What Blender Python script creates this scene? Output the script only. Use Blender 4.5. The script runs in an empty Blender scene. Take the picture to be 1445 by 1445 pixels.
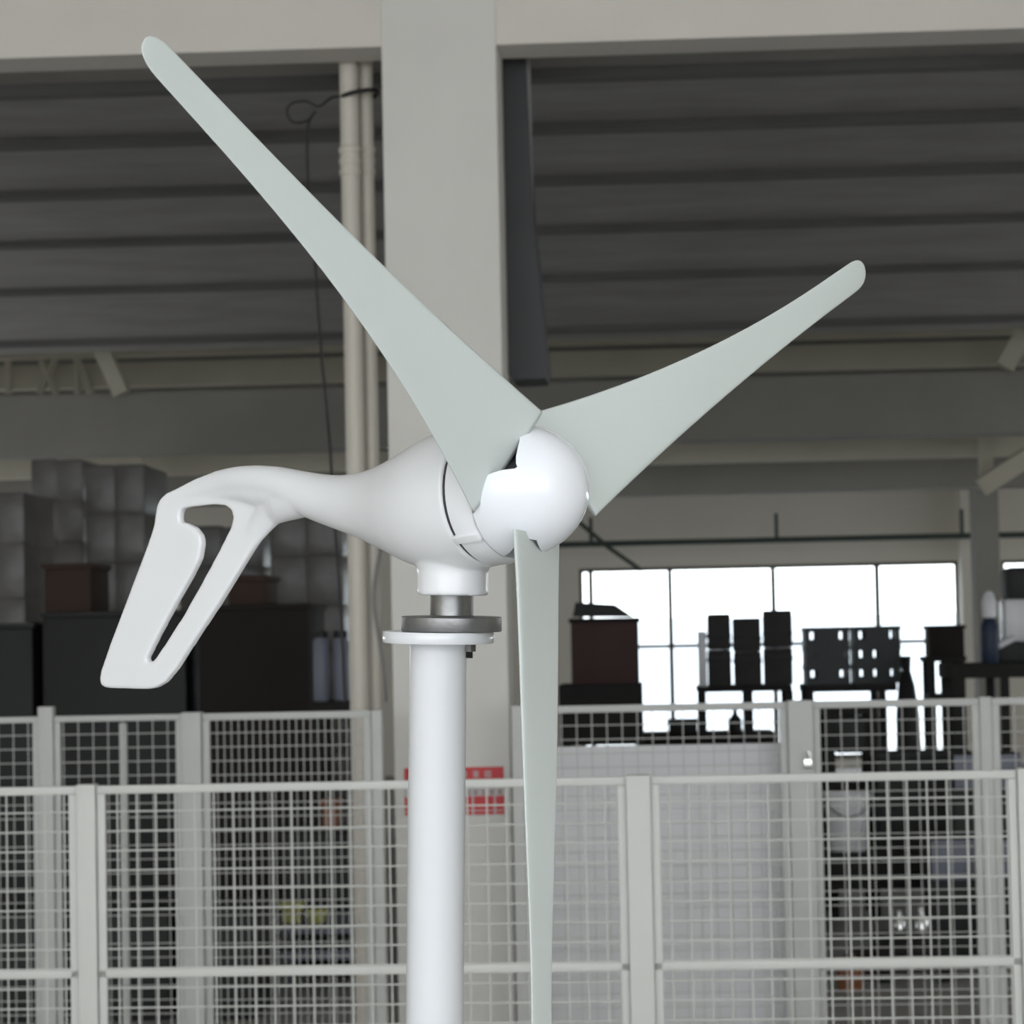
import bpy, bmesh, math, random
from mathutils import Vector, Matrix
random.seed(7)
scn = bpy.context.scene
COL = scn.collection

# ------------------------------------------------------------------ camera
FPX, CX = 3831.7, 722.5
EYE = 1.55
HOR = 905.0
PITCH = math.atan((HOR - CX) / FPX)
ROLL = math.radians(1.15)
_F = Vector((0, math.cos(PITCH), math.sin(PITCH)))
_U = Vector((0, -math.sin(PITCH), math.cos(PITCH)))
_R = Vector((1, 0, 0))
CR = math.cos(ROLL) * _R - math.sin(ROLL) * _U
CU = math.sin(ROLL) * _R + math.cos(ROLL) * _U
EYEV = Vector((0, 0, EYE))
cam_d = bpy.data.cameras.new('camera')
cam = bpy.data.objects.new('camera', cam_d)
COL.objects.link(cam)
m3 = Matrix((CR, CU, -_F)).transposed()
cam.matrix_world = Matrix.Translation(EYEV) @ m3.to_4x4()
cam_d.sensor_width = 36
cam_d.lens = FPX * 36 / 1445
cam_d.clip_end = 200
cam_d.dof.use_dof = True
cam_d.dof.focus_distance = 2.56
cam_d.dof.aperture_fstop = cam_d.lens / 1000 / 0.0050
scn.camera = cam

# ------------------------------------------------------------------ world, exposure
scn.view_settings.view_transform = 'Standard'
scn.view_settings.look = 'None'
scn.view_settings.gamma = 1
scn.view_settings.use_curve_mapping = False
scn.view_settings.exposure = 1.40
w = bpy.data.worlds.new('sky')
scn.world = w
w.use_nodes = True
bg = w.node_tree.nodes['Background']
bg.inputs[0].default_value = (0.93, 0.965, 1.0, 1)
bg.inputs[1].default_value = 1.6
scn.cycles.use_denoising = True
scn.cycles.max_bounces = 8
scn.cycles.diffuse_bounces = 5

BETA = math.radians(3.0)      # the building is turned a little against the camera
RB = Matrix.Rotation(-BETA, 4, 'Z')
NB = Vector((math.sin(BETA), math.cos(BETA), 0))

def cam_dir(px, py):
    return _F * FPX + CR * (px - CX) - CU * (py - CX)
def toB(P):
    return RB.inverted() @ P
def B(px, py, V):
    d = cam_dir(px, py)
    t = V / d.dot(NB)
    return toB(EYEV + d * t)
def rect(x0, y0, x1, y1, V):
    xm, ym = (x0 + x1) / 2, (y0 + y1) / 2
    return (B(x0, ym, V).x, B(x1, ym, V).x, B(xm, y1, V).z, B(xm, y0, V).z)   # u0,u1,z0,z1
def c2w(v):        # camera frame (x right, y down, z ahead) to world direction
    return CR * v[0] - CU * v[1] + _F * v[2]
def proj(P):
    q = P - EYEV
    z = q.dot(_F)
    return (CX + FPX * q.dot(CR) / z, CX - FPX * q.dot(CU) / z)

def portal(name, loc, sx, sz, rx):
    d = bpy.data.lights.new(name, 'AREA')
    d.shape = 'RECTANGLE'; d.size = sx; d.size_y = sz
    d.cycles.is_portal = True
    o = bpy.data.objects.new(name, d); COL.objects.link(o)
    o.matrix_world = RB @ Matrix.Translation(loc) @ Matrix.Rotation(rx, 4, 'X')
    return o
HALL_W, FRONT_V, BACK_V, FRONT_H = 9.0, -8.0, 32.0, 5.2
SIDE_V0, SIDE_V1, SIDE_Z0, SIDE_Z1 = 13.0, 30.0, .9, 1.75  # unseen side openings, added to let more daylight into the inner hall
def side_portal(name, u, ry):
    d = bpy.data.lights.new(name, 'AREA'); d.shape = 'RECTANGLE'; d.size = SIDE_Z1 - SIDE_Z0; d.size_y = SIDE_V1 - SIDE_V0
    d.cycles.is_portal = True
    o = bpy.data.objects.new(name, d); COL.objects.link(o)
    o.matrix_world = RB @ Matrix.Translation(Vector((u, (SIDE_V0 + SIDE_V1) / 2, (SIDE_Z0 + SIDE_Z1) / 2))) @ Matrix.Rotation(ry, 4, 'Y')
side_portal('left_side_portal', -HALL_W - .25, math.radians(-90))
side_portal('right_side_portal', HALL_W + .25, math.radians(90))
portal('front_opening_portal', Vector((0, FRONT_V - .05, FRONT_H / 2)), 2 * HALL_W, FRONT_H, math.radians(90))

# ------------------------------------------------------------------ materials
def srgb(r, g, b):
    f = lambda c: (c / 255 / 12.92) if c / 255 <= .04045 else ((c / 255 + .055) / 1.055) ** 2.4
    return (f(r), f(g), f(b))
def mat(name, rgb, rough=.5, metal=0, coat=0, noise=0, nscale=20, bump=0, bscale=60, stretch=None, spec=.5):
    m = bpy.data.materials.new(name)
    m.use_nodes = True
    nt = m.node_tree
    p = nt.nodes['Principled BSDF']
    p.inputs['Base Color'].default_value = (*rgb, 1)
    p.inputs['Roughness'].default_value = rough
    p.inputs['Metallic'].default_value = metal
    p.inputs['Coat Weight'].default_value = coat
    p.inputs['Coat Roughness'].default_value = .06
    p.inputs['Specular IOR Level'].default_value = spec
    tc = nt.nodes.new('ShaderNodeTexCoord')
    src = tc.outputs['Object']
    if stretch:
        mp = nt.nodes.new('ShaderNodeMapping')
        mp.inputs['Scale'].default_value = stretch
        nt.links.new(src, mp.inputs['Vector'])
        src = mp.outputs['Vector']
    if noise:
        n = nt.nodes.new('ShaderNodeTexNoise')
        n.inputs['Scale'].default_value = nscale
        n.inputs['Detail'].default_value = 6
        nt.links.new(src, n.inputs['Vector'])
        r = nt.nodes.new('ShaderNodeMix'); r.data_type = 'RGBA'
        a = [max(0, c * (1 - noise)) for c in rgb]; b = [min(1, c * (1 + noise)) for c in rgb]
        r.inputs[6].default_value = (*a, 1); r.inputs[7].default_value = (*b, 1)
        nt.links.new(n.outputs['Fac'], r.inputs[0])
        nt.links.new(r.outputs[2], p.inputs['Base Color'])
    if bump:
        n2 = nt.nodes.new('ShaderNodeTexNoise')
        n2.inputs['Scale'].default_value = bscale
        n2.inputs['Detail'].default_value = 5
        nt.links.new(src, n2.inputs['Vector'])
        bp = nt.nodes.new('ShaderNodeBump')
        bp.inputs['Strength'].default_value = bump
        bp.inputs['Distance'].default_value = .01
        nt.links.new(n2.outputs['Fac'], bp.inputs['Height'])
        nt.links.new(bp.outputs['Normal'], p.inputs['Normal'])
    return m

M = {}
M['gloss_white'] = mat('gloss_white_paint', (.755, .76, .775), .24, coat=.12, noise=.015, nscale=9)
M['spinner'] = mat('spinner_white', (.79, .81, .85), .12, coat=.15, noise=.01, nscale=9)
M['blade'] = mat('blade_nylon', (.555, .597, .58), .5, noise=.02, nscale=14, spec=.3)
M['steel'] = mat('machined_steel', (.30, .30, .30), .42, metal=1, noise=.25, nscale=60, bump=.05, bscale=200)
M['zinc'] = mat('zinc_bolt', (.16, .155, .15), .5, metal=1, noise=.3, nscale=200)
M['black'] = mat('black_rubber', (.02, .02, .021), .6, noise=.2)
M['darkcore'] = mat('dark_metal', (.05, .05, .055), .5, metal=.4, noise=.2, nscale=80)
M['pole'] = mat('mast_white_enamel', (.70, .715, .74), .24, coat=.15, noise=.012, nscale=6)
M['plaster'] = mat('column_plaster', (.70, .685, .65), .85, noise=.06, nscale=3, bump=.12, bscale=25)
M['beam'] = mat('beam_plaster', (.70, .66, .61), .88, noise=.07, nscale=2.5, bump=.12, bscale=18)
M['soffit'] = mat('white_soffit', (.80, .79, .77), .9, noise=.04, nscale=2)
M['ceiling'] = mat('ceiling_boards', (.32, .31, .295), .9, noise=.28, nscale=5, bump=.3, bscale=9, stretch=(.35, 1, 1))
M['step_shade'] = mat('dark_step_shade', (.14, .137, .133), .85, noise=.3, nscale=4, stretch=(.4, 1, 1))  # shade lines under the ceiling steps, put in as dark colour
M['concrete'] = mat('grey_concrete', (.30, .29, .265), .9, noise=.15, nscale=2, bump=.2, bscale=12)
M['cream'] = mat('cream_paint', (.55, .52, .42), .8, noise=.12, nscale=3)
M['wallpaint'] = mat('wall_paint', (.74, .705, .62), .85, noise=.06, nscale=1.5)
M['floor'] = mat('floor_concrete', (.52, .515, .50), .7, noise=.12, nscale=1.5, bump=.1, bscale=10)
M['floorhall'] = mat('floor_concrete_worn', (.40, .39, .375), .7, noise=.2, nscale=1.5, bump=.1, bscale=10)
M['pvc'] = mat('pvc_pipe', (.66, .62, .545), .5, noise=.08, nscale=5, stretch=(1, 1, .2))
M['cable'] = mat('black_cable', (.02, .02, .02), .6)
M['greycable'] = mat('grey_cable', (.3, .3, .3), .6)
M['fence'] = mat('fence_paint', (.58, .585, .555), .45, noise=.04, nscale=8)
M['fenceback'] = mat('fence_paint_aged', (.53, .533, .515), .5, noise=.06, nscale=8)
M['sheet'] = mat('grey_sheet', (.70, .70, .715), .55, noise=.06, nscale=2.5)
M['red'] = mat('sign_red', (.55, .025, .03), .5, noise=.08, nscale=20)
M['signwhite'] = mat('sign_white', (.52, .51, .50), .5)
M['signink'] = mat('sign_ink', (.30, .16, .14), .6)
M['mullion'] = mat('window_frame_steel', (.10, .085, .06), .5, noise=.1)
M['dark'] = mat('dark_plastic', (.012, .012, .013), .6, noise=.3, nscale=6, bump=.2, bscale=20)
M['darkgreen'] = mat('dark_green_plastic', (.010, .017, .018), .5, noise=.3, nscale=6)
M['darkbrown'] = mat('dark_brown_board', (.014, .010, .008), .8, noise=.3, nscale=4)
M['maroon'] = mat('maroon_board', (.06, .026, .024), .7, noise=.15, nscale=3)
M['carton'] = mat('brown_carton', (.055, .033, .024), .85, noise=.15, nscale=4)
M['film'] = mat('wrap_film', (.14, .133, .125), .35, noise=.5, nscale=5, bump=.8, bscale=7)
M['filmdark'] = mat('dark_wrap_film', (.04, .037, .036), .8, noise=.35, nscale=6, bump=.6, bscale=9)
M['rack'] = mat('rack_steel', (.02, .019, .018), .85, noise=.2)
M['darksteel'] = mat('dark_steel', (.045, .045, .048), .6, noise=.2, nscale=4)
M['bluegrey'] = mat('blue_grey_paint', (.20, .215, .27), .5, noise=.08, nscale=5)
M['whiteplastic'] = mat('white_plastic', (.85, .85, .88), .35, noise=.03)
M['orange'] = mat('orange_brown_paint', (.30, .12, .06), .6, noise=.15, nscale=5)
M['yellow'] = mat('yellow_card', (.55, .55, .18), .7, noise=.08)
M['navy'] = mat('navy_plastic', (.015, .03, .07), .5, noise=.2)
M['chrome'] = mat('chrome', (.75, .75, .75), .18, metal=1, noise=.05)
M['greenpipe'] = mat('green_pipe', (.045, .065, .055), .5, noise=.2, stretch=(.3, 1, 1))
M['outground'] = mat('yard_concrete', (.62, .63, .64), .9, noise=.05, nscale=1)
M['outwall'] = mat('yard_wall_paint', (.72, .76, .80), .9, noise=.03, nscale=1)
def glass_mat():
    m = bpy.data.materials.new('window_glass'); m.use_nodes = True
    nt = m.node_tree; nt.nodes.clear()
    o = nt.nodes.new('ShaderNodeOutputMaterial'); mx = nt.nodes.new('ShaderNodeMixShader')
    t = nt.nodes.new('ShaderNodeBsdfTransparent'); g = nt.nodes.new('ShaderNodeBsdfGlossy')
    fr = nt.nodes.new('ShaderNodeFresnel'); fr.inputs[0].default_value = 1.45
    t.inputs[0].default_value = (.95, .97, .97, 1); g.inputs['Roughness'].default_value = .03
    nt.links.new(fr.outputs[0], mx.inputs[0]); nt.links.new(t.outputs[0], mx.inputs[1]); nt.links.new(g.outputs[0], mx.inputs[2])
    nt.links.new(mx.outputs[0], o.inputs[0])
    return m
M['glass'] = glass_mat()

# ------------------------------------------------------------------ helpers
class G:
    """collects shapes (building coordinates) for ONE mesh"""
    def __init__(s): s.bm = bmesh.new()
    def box(s, u0, u1, v0, v1, z0, z1, bev=0):
        r = bmesh.ops.create_cube(s.bm, size=1)
        for v in r['verts']:
            v.co = Vector((u0 + (v.co.x + .5) * (u1 - u0), v0 + (v.co.y + .5) * (v1 - v0), z0 + (v.co.z + .5) * (z1 - z0)))
        if bev:
            es = list({e for v in r['verts'] for e in v.link_edges})
            bmesh.ops.bevel(s.bm, geom=es, offset=bev, segments=2, affect='EDGES', profile=.6)
        return s
    def tube(s, pts, r, seg=10, cap=True):
        pts = [Vector(p) for p in pts]
        rings = []
        for i, p in enumerate(pts):
            d = (pts[min(i + 1, len(pts) - 1)] - pts[max(i - 1, 0)]).normalized()
            a = d.orthogonal().normalized() if i == 0 else (a - d * a.dot(d)).normalized()
            b = d.cross(a)
            rr = r[i] if isinstance(r, (list, tuple)) else r
            rings.append([s.bm.verts.new(p + rr * (math.cos(2 * math.pi * k / seg) * a + math.sin(2 * math.pi * k / seg) * b)) for k in range(seg)])
        for A_, B_ in zip(rings, rings[1:]):
            for k in range(seg):
                s.bm.faces.new((A_[k], A_[(k + 1) % seg], B_[(k + 1) % seg], B_[k])).smooth = True
        if cap:
            s.bm.faces.new(rings[0][::-1]); s.bm.faces.new(rings[-1])
        return s
    def lathe(s, o, axis, prof, seg=48, ref=None):
        """prof: (height along axis, radius) list; closed at ends when radius 0, else capped"""
        o = Vector(o); axis = Vector(axis).normalized()
        a = axis.orthogonal().normalized(); b = axis.cross(a)
        rings = []
        for hgt, r in prof:
            rings.append([s.bm.verts.new(o + axis * hgt + r * (math.cos(2 * math.pi * k / seg) * a + math.sin(2 * math.pi * k / seg) * b)) for k in range(seg)])
        for A_, B_ in zip(rings, rings[1:]):
            for k in range(seg):
                s.bm.faces.new((A_[k], A_[(k + 1) % seg], B_[(k + 1) % seg], B_[k])).smooth = True
        s.bm.faces.new(rings[0][::-1]); s.bm.faces.new(rings[-1])
        return s
    def prism(s, poly, v0, v1):
        """polygon in (u,z), extruded from v0 to v1"""
        A_ = [s.bm.verts.new((u, v0, z)) for u, z in poly]; B_ = [s.bm.verts.new((u, v1, z)) for u, z in poly]
        n = len(poly)
        s.bm.faces.new(A_); s.bm.faces.new(B_[::-1])
        for k in range(n): s.bm.faces.new((A_[k], B_[k], B_[(k + 1) % n], A_[(k + 1) % n]))
        return s
    def mesh(s, name, off=None):
        if off is not None: bmesh.ops.translate(s.bm, verts=s.bm.verts, vec=-Vector(off))
        bmesh.ops.recalc_face_normals(s.bm, faces=s.bm.faces)
        me = bpy.data.meshes.new(name); s.bm.to_mesh(me); s.bm.free()
        return me

def autosmooth(me, deg=40):
    if hasattr(me, 'set_sharp_from_angle'):
        for p in me.polygons: p.use_smooth = True
        me.set_sharp_from_angle(angle=math.radians(deg))
def tagit(o, label, cat, group=None):
    o['label'] = label; o['category'] = cat
    if group: o['group'] = group
    return o
def thing(name, base, label, cat, group=None):
    o = bpy.data.objects.new(name, None); COL.objects.link(o)
    o.empty_display_size = .1
    o.matrix_world = RB @ Matrix.Translation(Vector(base))
    o['_b'] = list(base)
    return tagit(o, label, cat, group)
def part(name, g, m, root, label=None, smooth=True):
    me = g.mesh(name, root['_b'])
    me.materials.append(M[m])
    if smooth: autosmooth(me)
    o = bpy.data.objects.new(name, me); COL.objects.link(o); o.parent = root
    if label: o['label'] = label
    return o
def sub(name, g, m, prt, root):
    o = part(name, g, m, root); o.parent = prt
    return o
def solid(name, g, m, base, label, cat, group=None):
    me = g.mesh(name, base); me.materials.append(M[m]); autosmooth(me)
    o = bpy.data.objects.new(name, me); COL.objects.link(o)
    o.matrix_world = RB @ Matrix.Translation(Vector(base))
    return tagit(o, label, cat, group)
def struct(name, g, m, base=(0, 0, 0)):
    me = g.mesh(name, base); me.materials.append(M[m]); autosmooth(me)
    o = bpy.data.objects.new(name, me); COL.objects.link(o)
    o.matrix_world = RB @ Matrix.Translation(Vector(base))
    o['kind'] = 'structure'
    return o
def copy_thing(root, base):
    r = root.copy(); COL.objects.link(r)
    r.matrix_world = RB @ Matrix.Translation(Vector(base)); r['_b'] = list(base)
    for ch in list(root.children):
        c = ch.copy(); COL.objects.link(c); c.parent = r
        for g_ in list(ch.children):
            d = g_.copy(); COL.objects.link(d); d.parent = c
    return r

# ------------------------------------------------------------------ the setting
W = HALL_W
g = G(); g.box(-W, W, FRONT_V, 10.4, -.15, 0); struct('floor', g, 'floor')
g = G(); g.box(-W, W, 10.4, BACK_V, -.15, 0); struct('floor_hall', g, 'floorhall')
g = G(); g.box(-45, 45, BACK_V + .3, 60, -.3, -.15); struct('yard_ground', g, 'outground')
g = G(); g.box(-45, 45, -40, FRONT_V, -.3, -.15); struct('yard_ground_front', g, 'outground')
for nm, ua, ub in (('wall_left', -W - .2, -W), ('wall_right', W, W + .2)):
    g = G()
    g.box(ua, ub, FRONT_V, SIDE_V0, 0, FRONT_H); g.box(ua, ub, SIDE_V1, BACK_V, 0, 4.8)
    g.box(ua, ub, SIDE_V0, SIDE_V1, 0, SIDE_Z0); g.box(ua, ub, SIDE_V0, SIDE_V1, SIDE_Z1, 4.8)  # gap between these is the added opening that brightens the hall
    struct(nm, g, 'wallpaint')

CV = 10.0     # front of the concrete column
cl, cr_ = B(550, 760, CV).x, B(714, 760, CV).x
g = G(); g.box(cl, cr_, CV, CV + .42, 0, FRONT_H, bev=.012); struct('column', g, 'plaster')
zl = B(270, 73, CV).z; zr = B(1080, 50, CV).z
g = G(); g.box(-W, cl + .02, CV + .012, CV + .26, zl, FRONT_H); struct('beam_left', g, 'beam')
g = G(); g.box(cr_ - .02, W, CV + .012, CV + .26, zr, FRONT_H); struct('beam_right', g, 'beam')
g = G()
for va, vb in ((FRONT_V, -4.6), (-3.4, CV + .3)): g.box(-W, W, va, vb, FRONT_H, FRONT_H + .2)
for ua, ub in ((-W, -6.0), (6.0, W)): g.box(ua, ub, -4.6, -3.4, FRONT_H, FRONT_H + .2)  # strip left open out of view, added for more light from above
struct('ceiling_front', g, 'soffit')

# inner ceiling: overlapping boards stepping down towards the back
ys = [60, 126, 200, 273, 342, 409, 482, 497]
Vs = [9.4, 11, 12.8, 14.6, 16.4, 18.2, 20, 20.35]
g = G()
prof = []
for k in range(len(ys) - 1):
    z0 = B(116, ys[k], Vs[k]).z; z1 = B(116, ys[k + 1], Vs[k + 1]).z
    if k == 0:
        prof += [(10.3, z1 + .25)]
    else:
        prof += [(Vs[k] + .01, z0 + .13)]
    prof += [(Vs[k + 1] - .25, z1 + .02), (Vs[k + 1] - .02, z1), (Vs[k + 1], z1 + .10)]
prof2 = [(v, z + .3) for v, z in prof[::-1]]
pl_ = prof + prof2
A_ = [g.bm.verts.new((-W, v, z)) for v, z in pl_]; B_ = [g.bm.verts.new((W, v, z)) for v, z in pl_]
for k in range(len(pl_)):
    j = (k + 1) % len(pl_)
    g.bm.faces.new((A_[k], A_[j], B_[j], B_[k]))
n = len(prof)
for k in range(n - 1):
    g.bm.faces.new((A_[k], A_[2 * n - 1 - k], A_[2 * n - 2 - k], A_[k + 1]))
    g.bm.faces.new((B_[k], B_[k + 1], B_[2 * n - 2 - k], B_[2 * n - 1 - k]))
struct('ceiling', g, 'ceiling')
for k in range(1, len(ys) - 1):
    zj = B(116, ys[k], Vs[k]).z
    g = G(); g.box(-W, W, Vs[k] - .10, Vs[k] + .02, zj - .035, zj + .03); struct('step_shade', g, 'step_shade')  # dark strip added to draw the shade line at each board step
g = G(); g.box(-W, W, 10.2, BACK_V + .2, 4.6, 4.8); struct('roof_slab', g, 'concrete')

def hbar(name, m, x0, x1, ya, yb, V, depth, xref=1100):
    """horizontal member: ya, yb top and bottom edge read at xref"""
    u0 = -W if x0 is None else B(x0, (ya + yb) / 2, V).x
    u1 = W if x1 is None else B(x1, (ya + yb) / 2, V).x
    g = G(); g.box(u0, u1, V, V + depth, B(xref, yb, V).z, B(xref, ya, V).z)
    return struct(name, g, m)
hbar('girder', 'concrete', None, None, 532, 618, 22.0, .45)
hbar('trim_1', 'cream', None, None, 470, 478, 22.6, .2)
hbar('trim_2', 'cream', None, None, 488, 522, 22.9, .2)
hbar('trim_3', 'concrete', None, None, 440, 535, 23.5, .2)
hbar('trim_4', 'cream', None, None, 622, 650, 24.0, .2)
hbar('trim_5', 'concrete', None, None, 645, 694, 26.0, .4)
# far wall with the long window
wx0, wx1 = B(818, 850, BACK_V).x, B(1354, 850, BACK_V).x
wz1 = B(1092, 797, BACK_V).z; wz0 = .10
sx0, sx1 = B(1413, 805, BACK_V).x, B(1475, 805, BACK_V).x
sz0, sz1 = B(1440, 824, BACK_V).z, B(1440, 790, BACK_V).z
g = G()
g.box(-W, wx0, BACK_V, BACK_V + .2, 0, 4.7)
g.box(wx0, wx1, BACK_V, BACK_V + .2, wz1, 4.7); g.box(wx0, wx1, BACK_V, BACK_V + .2, 0, wz0)
g.box(wx1, sx0, BACK_V, BACK_V + .2, 0, 4.7)
g.box(sx0, sx1, BACK_V, BACK_V + .2, sz1, 4.7); g.box(sx0, sx1, BACK_V, BACK_V + .2, 0, sz0)
g.box(sx1, W, BACK_V, BACK_V + .2, 0, 4.7)
struct('wall_back', g, 'wallpaint')
portal('window_portal', Vector(((wx0 + wx1) / 2, BACK_V + .35, (wz0 + wz1) / 2)), wx1 - wx0, wz1 - wz0, math.radians(-90))
def winbars(xs, x0, x1, z0, z1, zts, V):
    g = G(); t = .028
    for x in xs: g.box(x - t, x + t, V, V + .08, z0, z1)
    for z in zts: g.box(x0, x1, V + .01, V + .07, z - t * .8, z + t * .8)
    g.box(x0, x0 + .04, V, V + .08, z0, z1); g.box(x1 - .04, x1, V, V + .08, z0, z1)
    g.box(x0, x1, V, V + .08, z1 - .04, z1); g.box(x0, x1, V, V + .08, z0, z0 + .05)
    return g
mx_ = [B(x, 850, BACK_V).x for x in (834, 946, 1092, 1239)]
win = struct('window_1', winbars(mx_, wx0, wx1, wz0, wz1, [B(1092, 909, BACK_V).z], BACK_V + .04), 'mullion')
g = G(); g.box(wx0, wx1, BACK_V + .075, BACK_V + .083, wz0, wz1); o = struct('pane', g, 'glass'); o.parent = win; o.matrix_parent_inverse = win.matrix_world.inverted(); del o['kind']
win2 = struct('window_2', winbars([], sx0, sx1, sz0, sz1, [], BACK_V + .04), 'mullion')
g = G(); g.box(sx0, sx1, BACK_V + .075, BACK_V + .083, sz0, sz1); o = struct('pane', g, 'glass'); o.parent = win2; o.matrix_parent_inverse = win2.matrix_world.inverted(); del o['kind']
# steel post far inside, and pillars by the window
pts_ = [B(x, y, 10.44) for x, y in ((700, 60), (741, 60), (752, 300), (774, 520), (770, 534), (724, 536), (700, 500))]
g = G(); g.prism([(p.x, p.z) for p in pts_], 10.425, 10.75); struct('column_bracket', g, 'darksteel')
u0, u1, z0, z1 = rect(1358, 760, 1371, 900, 31.5)
g = G(); g.box(u0, u1, 31.5, 31.9, 0, 4.6); struct('pillar_pale', g, 'wallpaint')
u0, u1, z0, z1 = rect(1378, 760, 1412, 900, 27.0)
g = G(); g.box(u0, u1, 27.0, 27.4, 0, 4.6); struct('pillar_dark', g, 'concrete')
# slanting roof braces
def brace(pa, pb, V, th, m='cream'):
    g = G(); g.tube([B(*pa, V), B(*pb, V)], th, seg=4)
    return struct('brace', g, m)
brace((145, 495), (172, 556), 21.6, .09)
brace((1384, 688), (1470, 632), 23.5, .11)
brace((1418, 520), (1445, 470), 21.6, .10)
brace((188, 640), (218, 706), 23.7, .09)
g = G(); g.box(*[B(x, 650, 23.6).x for x in (1384, 1402)], 23.6, 23.8, B(1390, 690, 23.6).z, B(1390, 610, 23.6).z); struct('brace_plate', g, 'cream')
g = G()
for x0, x1 in ((12, 12), (55, 80), (82, 55), (110, 110), (105, 128)):
    g.tube([B(x0, 500, 22.75), B(x1, 556, 22.75)], .035, seg=6)
struct('truss', g, 'cream')

# ------------------------------------------------------------------ outside the far window
g = G(); g.box(-14, 20, 52, 52.3, -.15, B(1000, 872, 52).z); struct('yard_wall', g, 'outwall')

# ------------------------------------------------------------------ services on the building
t = thing('service_pipe', B(800, 760, 30.5), 'dark green horizontal pipe across the wall above the long window', 'pipe')
za = B(1100, 762, 30.5).z
g = G(); g.tube([(B(800, 760, 30.5).x - 1.2, 30.5, za), (B(1445, 760, 30.5).x + 1.5, 30.5, za)], .035, seg=12); part('pipe', g, 'greenpipe', t)
for x in (834, 1096, 1358):
    g = G(); u = B(x, 760, 30.5).x; g.box(u - .02, u + .02, 30.5, 30.53, za, za + .3); part('hanger', g, 'greenpipe', t)
g = G(); g.tube([B(815, 735, 30.4), B(858, 772, 30.4), B(905, 805, 30.4)], .025, seg=8); part('brace', g, 'greenpipe', t)

DV = 9.9
def pxline(x0, y0, x1, y1, V): return [B(x0, y0, V), B(x1, y1, V)]
def vpipe(px, V, r, ztop, name, label, coupling=True):
    x = B(px, 600, V).x
    t = thing(name, (x, V, 0), label, 'pipe')
    g = G(); g.tube([(x, V, 0), (x, V, ztop)], r, seg=20); part('pipe', g, 'pvc', t)
    if coupling:
        zc = B(505, 228, V).z
        g = G(); g.lathe((x, V, zc - .055), (0, 0, 1), [(0, r * 1.02), (.005, r * 1.16), (.022, r * 1.16), (.026, r * 1.05), (.042, r * 1.05), (.046, r * 1.16), (.066, r * 1.16), (.070, r * 1.05), (.086, r * 1.05), (.090, r * 1.2), (.108, r * 1.2), (.115, r * 1.02)], seg=20)
        part('coupling', g, 'pvc', t)
    return t
ptop = 3.95
vpipe(501, 10.34, .0375, ptop, 'drainpipe', 'thick cream drainpipe running down left of the pale column')
vpipe(525, 10.395, .027, ptop, 'conduit', 'thin cream conduit between the thick drainpipe and the column')
zb = B(506, 130, 10.3).z
# cable looped round the pipe, hanging down
cx0 = B(501, 130, 10.34).x
g = G()
cx0 = B(507, 130, 10.34).x
pts = [Vector((cx0 + .070 * math.cos(a), 10.355 + .078 * math.sin(a), zb + .010 * math.sin(a * 1.3))) for a in [math.radians(d) for d in range(200, 541, 20)]]
g.tube(pts, .009, seg=8)
tail = [pts[-1] * 1.0, B(468, 138, 10.29), B(450, 150, 10.26), B(432, 143, 10.26), B(412, 146, 10.26), B(405, 158, 10.26), B(413, 172, 10.26), B(432, 171, 10.26), B(445, 158, 10.26), B(440, 165, 10.27), B(434, 185, 10.28), B(435, 260, 10.28), B(445, 380, 10.28), B(452, 480, 10.28), B(463, 600, 10.28), B(470, 700, 10.28), B(480, 850, 10.28), B(487, 990, 10.28)]
# smooth with Catmull-Rom
def cr(pts, n=6):
    out = []
    P = [pts[0]] + list(pts) + [pts[-1]]
    for i in range(1, len(P) - 2):
        a, b, c, d = P[i - 1], P[i], P[i + 1], P[i + 2]
        for k in range(n):
            t = k / n
            out.append(.5 * ((2 * b) + (-a + c) * t + (2 * a - 5 * b + 4 * c - d) * t * t + (-a + 3 * b - 3 * c + d) * t ** 3))
    out.append(pts[-1]); return out
g.tube(cr(tail), .0055, seg=8)
solid('cable', g, 'cable', (cx0, 10.34, zb), 'black cable looped around the drainpipe and hanging down in front of the dark ceiling', 'cable')
g = G(); g.tube(cr([B(538, 770, 10.37), B(530, 810, 10.35), B(528, 860, 10.35), B(540, 930, 10.35), B(545, 990, 10.36)]), .006, seg=8)
solid('cable', g, 'greycable', B(538, 770, 10.37), 'thin grey cable curving beside the foot of the drainpipe', 'cable')
x = B(745, 200, 10.5).x
g = G(); g.tube([(x, 10.5, B(745, 300, 10.5).z), (x, 10.5, 4.6)], .016, seg=10)
solid('conduit', g, 'greycable', (x, 10.5, 3.6), 'short grey conduit hanging right of the column below the beam', 'pipe')

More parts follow.
